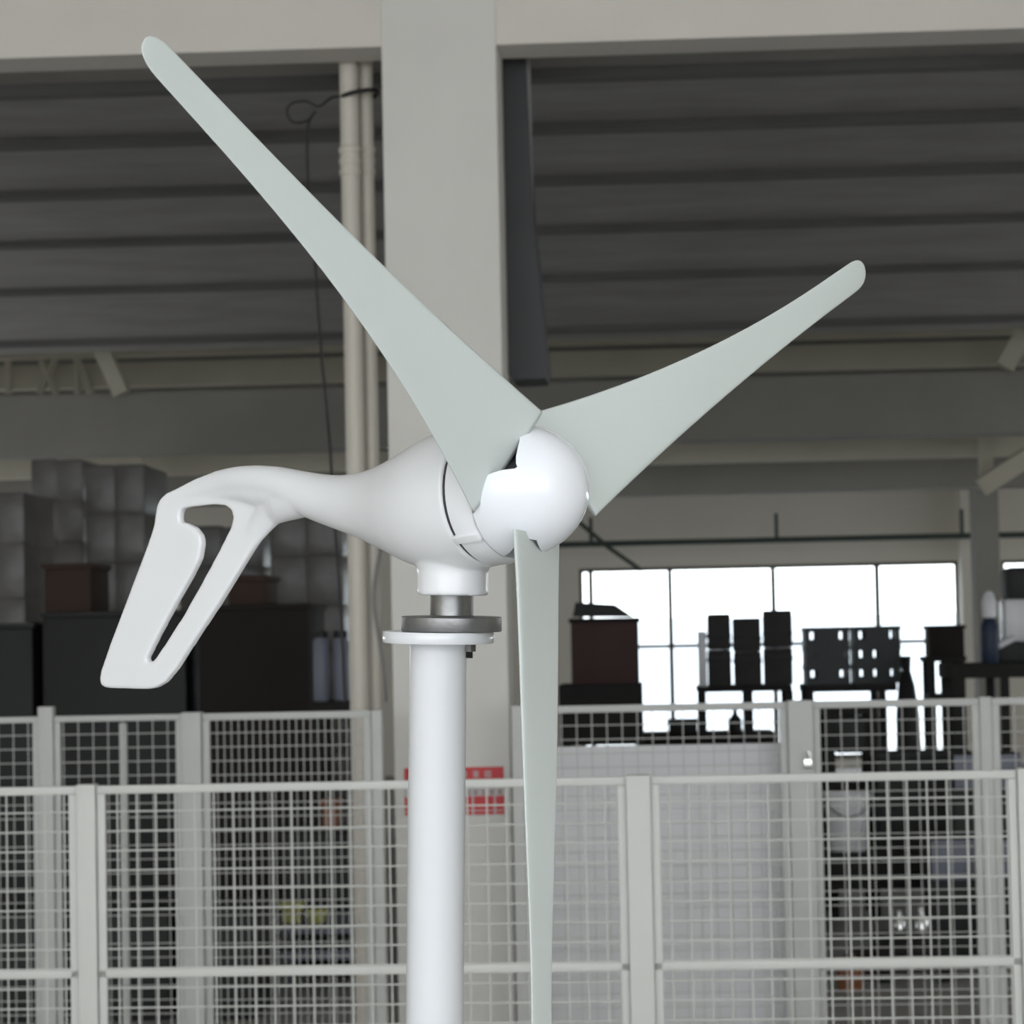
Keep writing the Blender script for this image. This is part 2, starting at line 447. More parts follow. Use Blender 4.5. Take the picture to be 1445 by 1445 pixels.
# red and white notice on the column
SV = CV - .006
u0, u1, z0, z1 = rect(571, 1083, 711, 1150, SV)
t = thing('notice_sign', (u0, CV - .003, z0), 'red and white notice on the column behind the mast', 'sign')
g = G(); g.box(u0, u1, SV, CV - .001, z0, z1); part('panel', g, 'signwhite', t)
zz = lambda y: B(640, y, SV).z
g = G(); g.box(u0, u1, SV - .002, SV, zz(1106), z1); part('header', g, 'red', t, 'red header strip with small pale characters')
g = G(); g.box(u0, u1, SV - .002, SV, z0, zz(1124)); part('footer', g, 'red', t, 'red lower block divided by pale lines')
ux = lambda x: B(x, 1110, SV).x
for k, x in enumerate((590, 612, 635, 654, 672, 689)):
    g = G()
    def bar(xa, xb, ya, yb): g.box(ux(x + xa), ux(x + xb), SV - .004, SV - .002, zz(1093 + yb), zz(1093 + ya))
    bar(-4.5, 4.5, -4.5, -3); bar(-4.5, 4.5, 2.8, 4.4); bar(-.9, .9, -4.4, 4.3)
    if k % 2: bar(-4.5, -2.8, -4.4, 4.3); bar(2.8, 4.5, -4.4, 4.3)
    else: bar(-4.5, 4.5, -.9, .6)
    part('character', g, 'signwhite', t)
for k, x in enumerate((582, 600, 622, 640, 662, 672, 682, 695, 706)):
    g = G()
    def bar(xa, xb, ya, yb): g.box(ux(x + xa), ux(x + xb), SV - .0025, SV, zz(1118.5 + yb), zz(1118.5 + ya))
    bar(-3.4, 3.4, -3.2, -2); bar(-3.4, 3.4, 2, 3.2); bar(-.8, .8, -3.1, 3.1)
    if k % 3: bar(-3.4, -2, -3.1, 3.1)
    part('small_character', g, 'signink', t, 'brownish small character')
g = G()
for x in (600, 634, 667, 698): g.box(ux(x - 1.2), ux(x + 1.2), SV - .004, SV - .002, z0, zz(1124))
g.box(u0, u1, SV - .004, SV - .002, zz(1145), zz(1143.8))
part('dividers', g, 'signwhite', t)

# ------------------------------------------------------------------ fences
def fence(V, px, label, group):
    return thing('wire_fence', (B(px, 1110, V).x, V, 0), label, 'fence', group)
def mesh_panel(root, x0, x1, V, ztop, zmid, zbot, pitch_u, pitch_z, rail, wire, m, mid=True, phase=0, label=None):
    u0, u1 = B(x0, 1110, V).x, B(x1, 1110, V).x
    h = rail / 2
    g = G(); r = wire / 2
    u = u0 + rail + phase
    while u < u1 - rail:
        g.tube([(u, V, zbot + rail * .5), (u, V, ztop - rail * .5)], r, seg=6); u += pitch_u
    z = ztop - rail - pitch_z * .9
    while z > zbot + rail:
        g.tube([(u0 + rail * .5, V - wire * .8, z), (u1 - rail * .5, V - wire * .8, z)], r, seg=6); z -= pitch_z
    p = part('wire_mesh', g, m, root, label)
    g = G(); g.box(u0, u1, V - h, V + h, ztop - rail, ztop, bev=.003); sub('top_rail', g, m, p, root)
    if mid:
        g = G(); g.box(u0, u1, V - h, V + h, zmid - h, zmid + h, bev=.003); sub('middle_rail', g, m, p, root)
    g = G(); g.box(u0, u1, V - h, V + h, zbot, zbot + rail, bev=.003); sub('bottom_rail', g, m, p, root)
    for s_ in (u0, u1 - rail):
        g = G(); g.box(s_, s_ + rail, V - h, V + h, zbot + rail, ztop - rail, bev=.003); sub('side_rail', g, m, p, root)
    return p
def post(root, x0, x1, V, ztop, m):
    u0, u1 = B(x0, 1110, V).x, B(x1, 1110, V).x
    d = (u1 - u0)
    g = G(); g.box(u0, u1, V - d / 2, V + d / 2, .008, ztop, bev=.003); p = part('post', g, m, root)
    g = G(); g.box(u0 - .04, u1 + .04, V - d / 2 - .04, V + d / 2 + .04, 0, .008); sub('foot_plate', g, m, p, root)
    return p
FV = 7.0
ft = B(720, 1098.5, FV).z; fm = B(350, 1371, FV).z
fr_ = fence(FV, 700, 'front wire mesh fence in pale paint, nearer and lower than the rear ones', None)
for x0, x1, ph in ((-230, 109, .02), (137, 883, .03), (918, 1434, .025), (1464, 1700, 0)):
    mesh_panel(fr_, x0, x1, FV, ft, fm, .12, .0505, .0505, .022, .0048, 'fence', phase=ph)
for x0, x1 in ((109.5, 136.5), (883.5, 917.5), (1434.5, 1463.5)): post(fr_, x0, x1, FV, ft + .004, 'fence')
BV = 9.7
btl = B(275, 1007, BV).z; btr = B(1117, 990, BV).z
rl = fence(BV, 200, 'left rear wire mesh fence ending at the drainpipe, behind the front fence', 'rear wire fences')
pw = .054
mesh_panel(rl, -260, 56, BV, btl, .55, .10, pw, .050, .022, .004, 'fenceback', mid=False)
mesh_panel(rl, 78, 258, BV, btl, .55, .10, pw, .050, .022, .004, 'fenceback', mid=False, phase=.01)
mesh_panel(rl, 287, 525, BV, btl, .55, .10, .026, .050, .026, .004, 'fenceback', mid=False, label='close-meshed wire mesh')
for x0, x1, dz in ((56.5, 77.5, .035), (170, 180, -.03), (258.5, 286.5, .005), (526, 541, 0)): post(rl, x0, x1, BV if x0 != 170 else BV + .03, btl + dz, 'fenceback')
rr_f = fence(BV, 1000, 'right rear wire mesh fence with a padlocked post, in front of the window', 'rear wire fences')
mesh_panel(rr_f, 741, 1113, BV, btr, .55, .10, pw, .050, .026, .004, 'fenceback', mid=False)
mr_ = B(1300, 1362, BV).z
mesh_panel(rr_f, 1149, 1384, BV, btr, mr_, .10, pw, .050, .026, .004, 'fenceback', phase=.02)
mesh_panel(rr_f, 1402, 1660, BV, btr, mr_, .10, pw, .050, .026, .004, 'fenceback')
for x0, x1 in ((724, 740.5), (1113.5, 1148.5), (1384.5, 1401.5)): post(rr_f, x0, x1, BV, btr + .004, 'fenceback')
u, z = B(1139, 1072, BV - .03).x, B(1139, 1072, BV - .03).z
t = thing('padlock', (u, BV - .065, z - .02), 'shiny padlock hanging on the wide rear fence post', 'padlock')
g = G(); g.box(u - .014, u + .014, BV - .075, BV - .055, z - .03, z + .005, bev=.004); part('body', g, 'chrome', t)
g = G(); g.tube([Vector((u - .009, BV - .065, z + .003))] + [Vector((u - .009 * math.cos(a), BV - .065, z + .018 + .012 * math.sin(a))) for a in [math.radians(k * 22.5) for k in range(9)]] + [Vector((u + .009, BV - .065, z + .003))], .0028, seg=8); part('shackle', g, 'chrome', t)
# grey sheet leaning behind the rear fence
u0, u1, z0, z1 = rect(745, 1050, 1121, 1400, 9.85)
g = G()
g.box(u0, u1, 9.85, 9.87, 0, B(950, 1051, 9.85).z, bev=.003)
for k in range(12):
    zz0 = .06 + k * .095
    if zz0 + .008 < B(950, 1051, 9.85).z - .03: g.box(u0 + .01, u1 - .01, 9.845, 9.852, zz0, zz0 + .010)
solid('board', g, 'sheet', ((u0 + u1) / 2, 9.86, 0), 'large light grey ribbed sheet standing behind the rear fence', 'board')

# ------------------------------------------------------------------ clutter in the hall
def tablelike(name, x0, x1, ytop, V, depth, m, label, cat, legs=None, thick=.05, shelf=None):
    u0, u1 = B(x0, ytop, V).x, B(x1, ytop, V).x; zt = B((x0 + x1) / 2, ytop, V).z
    t = thing(name, ((u0 + u1) / 2, V + depth / 2, 0), label, cat)
    g = G(); g.box(u0, u1, V, V + depth, zt - thick, zt, bev=.006); part('top', g, m, t)
    for uu in ([u0, u1 - .05] if legs is None else [B(x, ytop, V).x for x in legs]):
        for vv in (V, V + depth - .05):
            g = G(); g.box(uu, uu + .05, vv, vv + .05, 0, zt - thick); part('leg', g, m, t)
    if shelf:
        g = G(); g.box(u0 + .02, u1 - .02, V + .02, V + depth - .02, shelf, shelf + .04); part('shelf', g, m, t)
    return t, u0, u1, zt
def boxthing(name, x0, y0, x1, y1, V, depth, m, label, cat, group=None, zb=None, lid=True, lidm=None, bev=.01):
    u0, u1, z0, z1 = rect(x0, y0, x1, y1, V)
    if zb is not None: z0 = zb
    t = thing(name, ((u0 + u1) / 2, V + depth / 2, z0), label, cat, group)
    g = G(); g.box(u0, u1, V, V + depth, z0, z1 - (.03 if lid else 0), bev=bev); part('body', g, m, t)
    if lid:
        g = G(); g.box(u0 - .012, u1 + .012, V - .012, V + depth + .012, z1 - .03, z1, bev=.005); part('lid', g, lidm or m, t)
    return t

# right: maroon crate on a low dark stand
t, a, b, zt = tablelike('work_table', 788, 906, 966, 18.0, .8, 'rack', 'dark table under the maroon crate right of the downward blade', 'table', thick=.40, shelf=.25)
c = boxthing('crate', 806, 872, 901, 966, 18.1, .6, 'maroon', 'big maroon crate on a dark table right of the downward blade', 'crate', zb=zt, lid=True, lidm='darkbrown')
poly = [(B(x, y, 18.2).x, B(x, y, 18.2).z) for x, y in ((808, 870), (812, 850), (868, 853), (893, 870))]
zb_ = B(850, 872, 18.1).z
poly = [(p, max(q, zb_ + .001)) for p, q in poly]
g = G(); g.prism(poly, 18.2, 18.6); solid('tarpaulin', g, 'dark', (poly[0][0], 18.4, zb_), 'black sloped sheet folded on top of the maroon crate', 'tarpaulin')

# black wrapped bundles on a rack before the window
t, a, b, zt = tablelike('rack', 984, 1118, 968, 19.0, .8, 'rack', 'dark rack carrying three dark wrapped bundles before the window', 'rack', legs=(986, 1052, 1109), thick=.04, shelf=.35)
def bundle(x0, y0, x1, V, zb, m, label, group):
    u0, u1, z0, z1 = rect(x0, y0, x1, 968, V)
    r = (u1 - u0) / 2; cu = (u0 + u1) / 2
    t = thing('wrapped_bundle', (cu, V + r, zb), label, 'bundle', group)
    hgt = z1 - zb; n = 2
    g = G()
    for k in range(n):
        e = .008 * random.random(); q_ = hgt / n
        g.box(u0 + e, u1 - .008 * random.random(), V + e, V + 2 * r - e, zb + q_ * k + .0005, zb + q_ * (k + 1) - .0005, bev=.014)
    part('body', g, m, t)
    for f_ in (.33, .66):
        g = G(); g.box(u0 - .001, u1 + .001, V - .004, V + 2 * r + .004, zb + hgt * f_, zb + hgt * f_ + .03, bev=.004); part('strap', g, 'dark', t)
bundle(998, 866, 1032, 19.1, zt, 'filmdark', 'leftmost of three dark wrapped bundles before the window', 'dark wrapped bundles')
bundle(1035, 872, 1075, 19.1, zt, 'filmdark', 'middle and lowest of three dark wrapped bundles before the window', 'dark wrapped bundles')
bundle(1078, 861, 1119, 19.1, zt, 'filmdark', 'rightmost and tallest of three dark wrapped bundles before the window', 'dark wrapped bundles')
u0, u1, z0, z1 = rect(985, 891, 997, 933, 19.1)
g = G(); g.box(u0, u1, 19.1, 19.3, zt, z1, bev=.004); solid('carton', g, 'whiteplastic', (u0, 19.2, zt), 'thin pale carton at the left end of the dark wrapped bundles', 'carton')

# dark green open crates
t, a, b, zt = tablelike('rack', 1136, 1266, 966, 19.0, .8, 'rack', 'dark rack carrying the dark green slotted crates', 'rack', legs=(1138, 1240), thick=.05, shelf=.45)
def slot_crate(x0, x1, V, z0, z1, label):
    u0, u1 = B(x0, 920, V).x, B(x1, 920, V).x; d = .45
    t = thing('plastic_crate', ((u0 + u1) / 2, V + d / 2, z0), label, 'crate', 'dark green slotted crates')
    h = z1 - z0; wl = .015
    g = G()
    for v_ in (V, V + d - wl):
        g.box(u0, u1, v_, v_ + wl, z0, z0 + h * .36); g.box(u0, u1, v_, v_ + wl, z0 + h * .74, z1 - .002)
        n = 3
        wd = (u1 - u0) / (n + .0)
        for k in range(n + 1):
            uu = u0 + k * wd; e = wd * (.22 if k % 2 else .32)
            g.box(max(u0, uu - e), min(u1, uu + e), v_ + .001, v_ + wl - .001, z0 + h * .34, z0 + h * .76)
    for k in range(6):                                             # some of the openings are closed
        if random.random() < .4:
            uu = u0 + (k + .25) / 6 * (u1 - u0) * .98
            g.box(uu, min(u1, uu + (u1 - u0) / 5), V + .002, V + wl - .002, z0 + h * .3, z0 + h * .8)
    g.box(u0, u0 + wl, V + wl, V + d - wl, z0, z1 - .002); g.box(u1 - wl, u1, V + wl, V + d - wl, z0, z1 - .002)
    part('body', g, 'darkgreen', t)
    g = G()
    g.box(u0 - .006, u1 + .006, V - .008, V + .012, z1 - .03, z1); g.box(u0 - .006, u1 + .006, V + d - .012, V + d + .008, z1 - .03, z1)
    for uu in (u0 - .006, u1 - .01): g.box(uu, uu + .016, V + .004, V + d - .004, z1 - .0295, z1 - .0005)
    part('rim', g, 'darkgreen', t)
zt2 = B(1200, 884, 19.0).z
hh = (zt2 - zt) / 3
rows = ['bottom', 'middle', 'top']
for k in range(3):
    slot_crate(1137, 1199, 19.1, zt + k * hh, zt + (k + 1) * hh, 'dark green slotted crate, %s of the left stack before the window' % rows[k])
    slot_crate(1206, 1271, 19.1, zt + k * hh, zt + (k + 1) * hh, 'dark green slotted crate, %s of the right stack before the window' % rows[k])
poly = [(B(x, y, 18.9).x, B(x, y, 18.9).z) for x, y in ((1262, 1010), (1268, 935), (1283, 928), (1292, 950), (1300, 975), (1302, 1010))]
# sacks stand on the floor
def sack(pts, V, d, m, label):
    """soft sack: rings of shrinking size from the floor to the top"""
    u0, u1 = pts[0], pts[1]; zt_ = pts[2]; cu = (u0 + u1) / 2; r = (u1 - u0) / 2
    g = G()
    prf = [(0, .82), (.04, .97), (.25, 1.0), (.5, .94), (.72, .86), (.86, .62), (.93, .34), (1.0, .42)]
    rings = []
    for h_, f_ in prf:
        rings.append([g.bm.verts.new((cu + r * f_ * math.copysign(abs(math.cos(a)) ** .7, math.cos(a)) * (1 + .05 * math.sin(3 * a + h_ * 5)), V + d / 2 + d / 2 * f_ * math.copysign(abs(math.sin(a)) ** .7, math.sin(a)), h_ * zt_)) for a in [2 * math.pi * k / 20 for k in range(20)]])
    for A__, B__ in zip(rings, rings[1:]):
        for k in range(20): g.bm.faces.new((A__[k], A__[(k + 1) % 20], B__[(k + 1) % 20], B__[k]))
    g.bm.faces.new(rings[0][::-1]); g.bm.faces.new(rings[-1])
    return solid('sack', g, m, (cu, V + d / 2, 0), label, 'sack')
sack((B(1266, 960, 18.2).x, B(1302, 960, 18.2).x, B(1283, 926, 18.2).z), 18.2, .5, 'dark', 'tall black sack standing right of the dark green crates')

# small box on a stand and the dark machine at right edge
t, a, b, zt = tablelike('stand', 1306, 1364, 926, 20.5, .5, 'rack', 'tall dark stand with thin legs left of the pale pillar', 'stand', legs=(1310, 1336, 1352), thick=.04, shelf=1.05)
boxthing('box', 1312, 882, 1361, 925, 20.55, .4, 'darkbrown', 'dark brown box on the tall stand near the right window edge', 'box', zb=zt)
t, a, b, zt = tablelike('work_bench', 1342, 1480, 936, 17.0, .8, 'rack', 'dark work bench at the right edge under the blue canister', 'bench', legs=(1346, 1412), thick=.09, shelf=.55)
u0, u1, z0, z1 = rect(1408, 865, 1475, 936, 17.2)
t = thing('machine', ((u0 + u1) / 2, 17.5, zt), 'dark machine on the bench at the right edge of the photo', 'machine')
g = G(); g.box(u0, u1, 17.2, 17.8, zt, zt + (z1 - zt) * .42, bev=.02); part('base', g, 'dark', t)
g = G(); g.box(u0 + .06, u0 + .2, 17.3, 17.6, zt + (z1 - zt) * .42, B(1440, 845, 17.3).z, bev=.02); part('column', g, 'whiteplastic', t)
g = G(); g.box(u0 + .08, u1, 17.25, 17.65, B(1440, 845, 17.3).z, B(1440, 800, 17.3).z, bev=.03); part('head', g, 'dark', t)
g = G(); g.tube([B(1408, 912, 17.15), B(1432, 900, 17.15)], .022, seg=10); part('lever', g, 'whiteplastic', t)
u0, u1, z0, z1 = rect(1400, 872, 1424, 912, 17.05)
cu = B(1397, 890, 17.08).x
t = thing('canister', (cu, 17.1, zt), 'navy blue canister with a pale cap at the right edge', 'canister')
rr = .055
g = G(); g.lathe((cu, 17.1, zt), (0, 0, 1), [(0, rr * .9), (.01, rr), (z1 - zt - .05, rr), (z1 - zt - .01, rr * .7), (z1 - zt, rr * .6)], seg=24); part('body', g, 'navy', t)
g = G(); g.lathe((cu, 17.1, z1), (0, 0, 1), [(0, rr * .62), (.01, rr * .8), (.10, rr * .85), (.15, rr * .6), (.17, rr * .3)], seg=24); part('cap', g, 'whiteplastic', t)

# things low before the window, behind the rear fence
t, a, b, zt = tablelike('pallet_trolley', 905, 1095, 1036, 20.5, .9, 'darkbrown', 'low brown trolley in front of the window behind the rear fence', 'trolley', thick=.08)
u = B(1038, 1030, 20.7).x
t = thing('bottle', (u, 20.75, zt), 'black bottle with a narrow neck on the low brown trolley', 'bottle')
g = G(); g.lathe((u, 20.75, zt), (0, 0, 1), [(0, .045), (.01, .05), (.1, .05), (.14, .02), (.15, .018), (.19, .018)], seg=20); part('body', g, 'black', t)
g = G(); g.lathe((u, 20.75, zt + .19), (0, 0, 1), [(0, .022), (.025, .022)], seg=16); part('cap', g, 'whiteplastic', t)
boxthing('box', 944, 1016, 984, 1036, 20.7, .4, 'dark', 'black flat box at the left of the low brown trolley', 'box', zb=zt)
t, a, b, zt = tablelike('shelf_unit', 1164, 1236, 996, 15.0, .5, 'rack', 'dark cabinet behind the rear fence above the white bucket', 'cabinet', thick=.05, shelf=.7)
g = G(); g.box(a + .06, b - .06, 15.06, 15.44, zt - .26, zt - .06, bev=.01); part('drawer', g, 'dark', t)

# dark bench with machinery in the lower right
t, a, b, zt = tablelike('work_bench', 1152, 1420, 1206, 14.0, .9, 'rack', 'dark bench behind the rear fence holding the white bucket', 'bench', thick=.10, shelf=.25)
zbench = zt
u = B(1199, 1160, 14.15).x; zt_b = B(1199, 1121, 14.15).z
t = thing('bucket', (u, 14.3, zbench), 'white plastic bucket on the dark bench behind the rear fence', 'bucket')
hb = zt_b - zbench
g = G(); g.lathe((u, 14.3, zbench), (0, 0, 1), [(0, .088), (.008, .094), (hb * .9, .120), (hb * .9, .127), (hb, .128), (hb, .118), (hb * .5, .10), (.02, .085)], seg=36); part('body', g, 'whiteplastic', t)
g = G(); g.tube(cr([Vector((u - .125, 14.28, zbench + hb * .93)), Vector((u - .08, 14.17, zbench + hb * .72)), Vector((u, 14.12, zbench + hb * .62)), Vector((u + .08, 14.17, zbench + hb * .72)), Vector((u + .125, 14.28, zbench + hb * .93))]), .0035, seg=6); part('handle', g, 'zinc', t)
boxthing('machine_housing', 1240, 1062, 1372, 1205, 14.5, .35, 'dark', 'black machine housing on the dark bench right of the white bucket', 'machine', zb=zbench)
def panelled(name, x0, y0, x1, y1, yp, V, d, label, cat):
    u0, u1 = B(x0, y0, V).x, B(x1, y0, V).x; xm = (x0 + x1) / 2
    zt_, zp = B(xm, y0, V).z, B(xm, yp, V).z
    t = thing(name, ((u0 + u1) / 2, V + d / 2, 0), label, cat)
    g = G(); g.box(u0, u1, V + .012, V + d, 0, zt_, bev=.008); part('body', g, 'dark', t)
    g = G(); g.box(u0 + .004, u1 - .004, V, V + .012, zp, zt_ - .004, bev=.003); part('front_panel', g, 'bluegrey', t, 'blue grey front panel')
    g = G(); g.box(u1 - .04, u1 - .025, V - .012, V, zp + .03, zp + .10, bev=.003); part('handle', g, 'zinc', t)
panelled('cabinet', 1312, 1184, 1384, 1250, 1242, 13.2, .35, 'dark cabinet with a blue grey front behind the narrow rear fence post', 'cabinet')
panelled('electrical_cabinet', 1345, 1064, 1442, 1132, 1112, 13.6, .25, 'taller dark cabinet with a blue grey front panel at the right behind the rear fence', 'cabinet')
def bottle(px, yb, yt, V, zb, label, m='chrome'):
    u = B(px, yb, V).x; h_ = B(px, yt, V).z - zb
    t = thing('bottle', (u, V, zb), label, 'bottle', 'shiny bottles behind the rear fence')
    r = h_ * .2
    g = G(); g.lathe((u, V, zb), (0, 0, 1), [(0, r * .9), (h_ * .04, r), (h_ * .6, r), (h_ * .78, r * .4), (h_ * .86, r * .38)], seg=20); part('body', g, m, t)
    g = G(); g.lathe((u, V, zb + h_ * .86), (0, 0, 1), [(0, r * .45), (h_ * .14, r * .45)], seg=16); part('cap', g, 'whiteplastic', t)
t, a, b, zt = tablelike('tool_cart', 1240, 1340, 1330, 12.2, .5, 'rack', 'low dark tool cart with shiny bottles behind the rear fence', 'cart', thick=.05, shelf=.12)
bottle(1301, 1330, 1280, 12.3, zt, 'shiny bottle on the low tool cart, right of the white bucket', 'chrome')
bottle(1270, 1330, 1285, 12.4, zt, 'smaller shiny bottle at the left of the low tool cart', 'chrome')
u = B(1200, 1400, 12.0).x
t = thing('gas_cylinder', (u, 12.0, 0), 'orange brown cylinder low behind the rear fence beneath the white bucket', 'cylinder')
zc_ = B(1200, 1345, 12.0).z
g = G(); g.lathe((u, 12.0, 0), (0, 0, 1), [(0, .05), (.01, .056), (zc_ * .72, .056), (zc_ * .9, .03), (zc_ * .93, .02)], seg=24); part('body', g, 'orange', t)
g = G(); g.lathe((u, 12.0, zc_ * .93), (0, 0, 1), [(0, .026), (zc_ * .05, .026), (zc_ * .07, .012)], seg=16); part('valve', g, 'zinc', t)
boxthing('carton', 1213, 1350, 1245, 1440, 12.3, .3, 'carton', 'brown carton beside the orange brown cylinder', 'carton', zb=0)
panelled('cabinet', 1402, 1185, 1475, 1250, 1238, 12.9, .3, 'narrow cabinet with a blue grey front at the right edge low behind the rear fence', 'cabinet')

# left: wrapped pallets, cartons and dark crates
def wrapped(x0, y0, x1, V, d, m, label, group='film wrapped pallet loads at left'):
    u0, u1 = B(x0, 750, V).x, B(x1, 750, V).x; z1 = B((x0 + x1) / 2, y0, V).z
    t = thing('pallet_load', ((u0 + u1) / 2, V + d / 2, 0), label, 'pallet load', group)
    g = G()
    g.box(u0, u1, V, V + d, .10, .14)
    for k in range(3):
        uu = u0 + (u1 - u0 - .1) * k / 2; g.box(uu, uu + .1, V, V + d, 0, .10)
    part('pallet', g, 'darkbrown', t)
    rnd = random.Random(int(x0) + 5)
    g = G(); nr = max(4, round((z1 - .14) / .33)); nc = max(2, round((u1 - u0) / .26))
    for r_ in range(nr):
        za_, zb_2 = .141 + (z1 - .141) * r_ / nr, .141 + (z1 - .141) * (r_ + 1) / nr
        for c_ in range(nc):
            ua_, ub_ = u0 + .01 + (u1 - u0 - .02) * c_ / nc, u0 + .01 + (u1 - u0 - .02) * (c_ + 1) / nc
            e = rnd.uniform(0, .03)
            g.box(ua_ - .004, ub_ + .004, V + .01 + e, V + d - .01, za_ - .004 * (r_ > 0), zb_2 + .004 - (rnd.uniform(0, .06) if r_ == nr - 1 else 0), bev=.02)
    part('load', g, m, t)
    return t
wrapped(-60, 690, 34, 17.0, .9, 'film', 'grey film wrapped pallet load cut by the left edge of the photo')
wrapped(42, 645, 118, 20.0, .9, 'film', 'tall grey film wrapped pallet load behind the cartons left of the tail fin')
wrapped(118, 655, 205, 18.0, .9, 'film', 'shiny crumpled film wrapped pallet load right behind the tail fin')
wrapped(250, 735, 372, 19.5, .9, 'film', 'grey film wrapped pallet load seen through the tail fin opening')
wrapped(378, 715, 484, 18.5, .9, 'film', 'grey film wrapped pallet load left of the drainpipe')
zt = boxthing('chest', 60, 862, 262, 1000, 14.5, .7, 'dark', 'big black chest behind the lower end of the tail fin', 'chest', zb=0)
zchest = B(161, 862, 14.5).z
boxthing('carton', 62, 795, 128, 862, 14.6, .5, 'carton', 'dark brown carton on the black chest left of the tail fin', 'carton', zb=zchest)
t = boxthing('cabinet', 280, 853, 436, 1000, 14.5, .7, 'darkbrown', 'dark brown cabinet below the neck of the turbine', 'cabinet', zb=0)
zcab = B(358, 853, 14.5).z
boxthing('carton', 322, 812, 374, 853, 14.6, .5, 'carton', 'small brown carton on the dark brown cabinet seen behind the tail fin', 'carton', zb=zcab)
t, a, b, zt = tablelike('rack', 436, 500, 990, 13.4, .5, 'rack', 'dark rack left of the drainpipe holding two clear jars', 'rack', thick=.05, shelf=.4)
for px_, lb in ((452, 'left one of two grey jars on the rack beside the drainpipe'), (480, 'right one of two grey jars on the rack beside the drainpipe')):
    u = B(px_, 960, 13.5).x; h_ = B(px_, 890, 13.5).z - zt
    t = thing('jar', (u, 13.55, zt), lb, 'jar', 'grey jars on the rack')
    g = G(); g.lathe((u, 13.55, zt), (0, 0, 1), [(0, .036), (.008, .04), (h_ * .85, .04), (h_ * .9, .03)], seg=24); part('body', g, 'bluegrey', t)
    g = G(); g.lathe((u, 13.55, zt + h_ * .9), (0, 0, 1), [(0, .034), (h_ * .1, .034)], seg=24); part('lid', g, 'dark', t)
boxthing('chest', -80, 880, 46, 1000, 14.5, .7, 'dark', 'black chest cut by the left edge of the photo', 'chest', zb=0)
for x0, x1, lb in ((-70, 90, 'low dark crate cut by the left edge behind the left fences'), (106, 238, 'low dark crate behind the leftmost front post and the rear post beside it'), (256, 360, 'low dark crate beside the low blue grey table behind the left fences')):
    boxthing('low_crate', x0, 1283, x1, 1440, 11.3, .5, 'dark', lb, 'crate', 'low dark crates behind the left fences', zb=0)
# table with cards behind the left fences
t, a, b, zt = tablelike('work_table', 372, 530, 1306, 12.0, .6, 'bluegrey', 'low blue grey table behind the left fence with yellow cards', 'table', thick=.04, shelf=.16)
for (x0, y0, x1, y1, lb) in ((398, 1274, 424, 1305, 'larger yellow box on the low blue grey table, left of two'), (436, 1284, 456, 1305, 'smaller yellow box on the low blue grey table, right of two')):
    boxthing('box', x0, y0, x1, y1, 12.1, .1, 'yellow', lb, 'box', 'yellow boxes on the table', zb=zt, bev=.003)
boxthing('box', 455, 1128, 476, 1170, 12.75, .12, 'orange', 'orange brown box on a dark cabinet behind the left fence', 'box', zb=B(450, 1170.3, 12.7).z, bev=.003)
boxthing('cabinet', 400, 1170.3, 500, 1300, 12.7, .25, 'dark', 'dark cabinet under the orange brown box behind the left fence', 'cabinet', zb=0)

# ------------------------------------------------------------------ mast
Hcam = (0.02665047, -0.02378156, 2.5477)
nc = (0.75432288, -0.07054137, -0.65270277); uc = (-0.05334385, -0.99750885, 0.04615753)
Hc = EYEV + c2w(Hcam)
TX = c2w(nc).normalized(); TZ = c2w(uc).normalized(); TY = TZ.cross(TX)
TM = Matrix((TX, TY, TZ)).transposed().to_4x4()
mast_axis = c2w((.0093, -1, .012)).normalized()
def at_depth(px, py, zc): return EYEV + (cam_dir(px, py) / FPX) * zc
ZD = 2.63
k_ = ZD / FPX
fl_top = at_depth(618.5, 891, ZD)
base = fl_top - mast_axis * (fl_top.z / mast_axis.z)
mast = bpy.data.objects.new('turbine_mast', None); COL.objects.link(mast)
mz = mast_axis; mx2 = Vector((1, 0, 0)); mx2 = (mx2 - mz * mx2.dot(mz)).normalized(); my2 = mz.cross(mx2)
mast.matrix_world = Matrix.Translation(base) @ Matrix((mx2, my2, mz)).transposed().to_4x4()
tagit(mast, 'glossy white round mast with a flange carrying the wind turbine', 'mast')
LM = (fl_top - base).length
def rawpart(name, g, m, parent, label=None):
    me = g.mesh(name); me.materials.append(M[m]); autosmooth(me)
    o = bpy.data.objects.new(name, me); COL.objects.link(o); o.parent = parent
    if label: o['label'] = label
    return o
pr = 40.3 * k_; th = 16 * k_; fr = 78.5 * k_
g = G(); g.lathe((0, 0, 0), (0, 0, 1), [(.012, pr * 1.03), (LM - th - .004, pr), (LM - th + .001, pr * 1.04)], seg=64); rawpart('pole', g, 'pole', mast)
g = G(); g.lathe((0, 0, LM - th), (0, 0, 1), [(0, fr * .985), (.0012, fr), (th - .0012, fr), (th, fr * .985)], seg=72); rawpart('flange', g, 'pole', mast)
g = G(); g.lathe((0, 0, .0), (0, 0, 1), [(0, .13), (.012, .13)], seg=48); rawpart('base_plate', g, 'pole', mast)
def bolt(x, y, lab=None):
    g = G()
    pr_ = []
    z = LM - th - .0008; pr_ = [(z, .0052)]
    for q in range(9):
        pr_ += [(z - .0016 * q, .0040), (z - .0016 * q - .0008, .0030)]
    g.lathe((x, y, 0), (0, 0, 1), pr_[::-1], seg=16)
    g.lathe((x, y, LM - th - .008), (0, 0, 1), [(0, .0066), (.0072, .0066)], seg=6)
    return rawpart('bolt', g, 'zinc', mast)
bolt(44 * k_, -6 * k_); bolt(-10 * k_, 58 * k_)

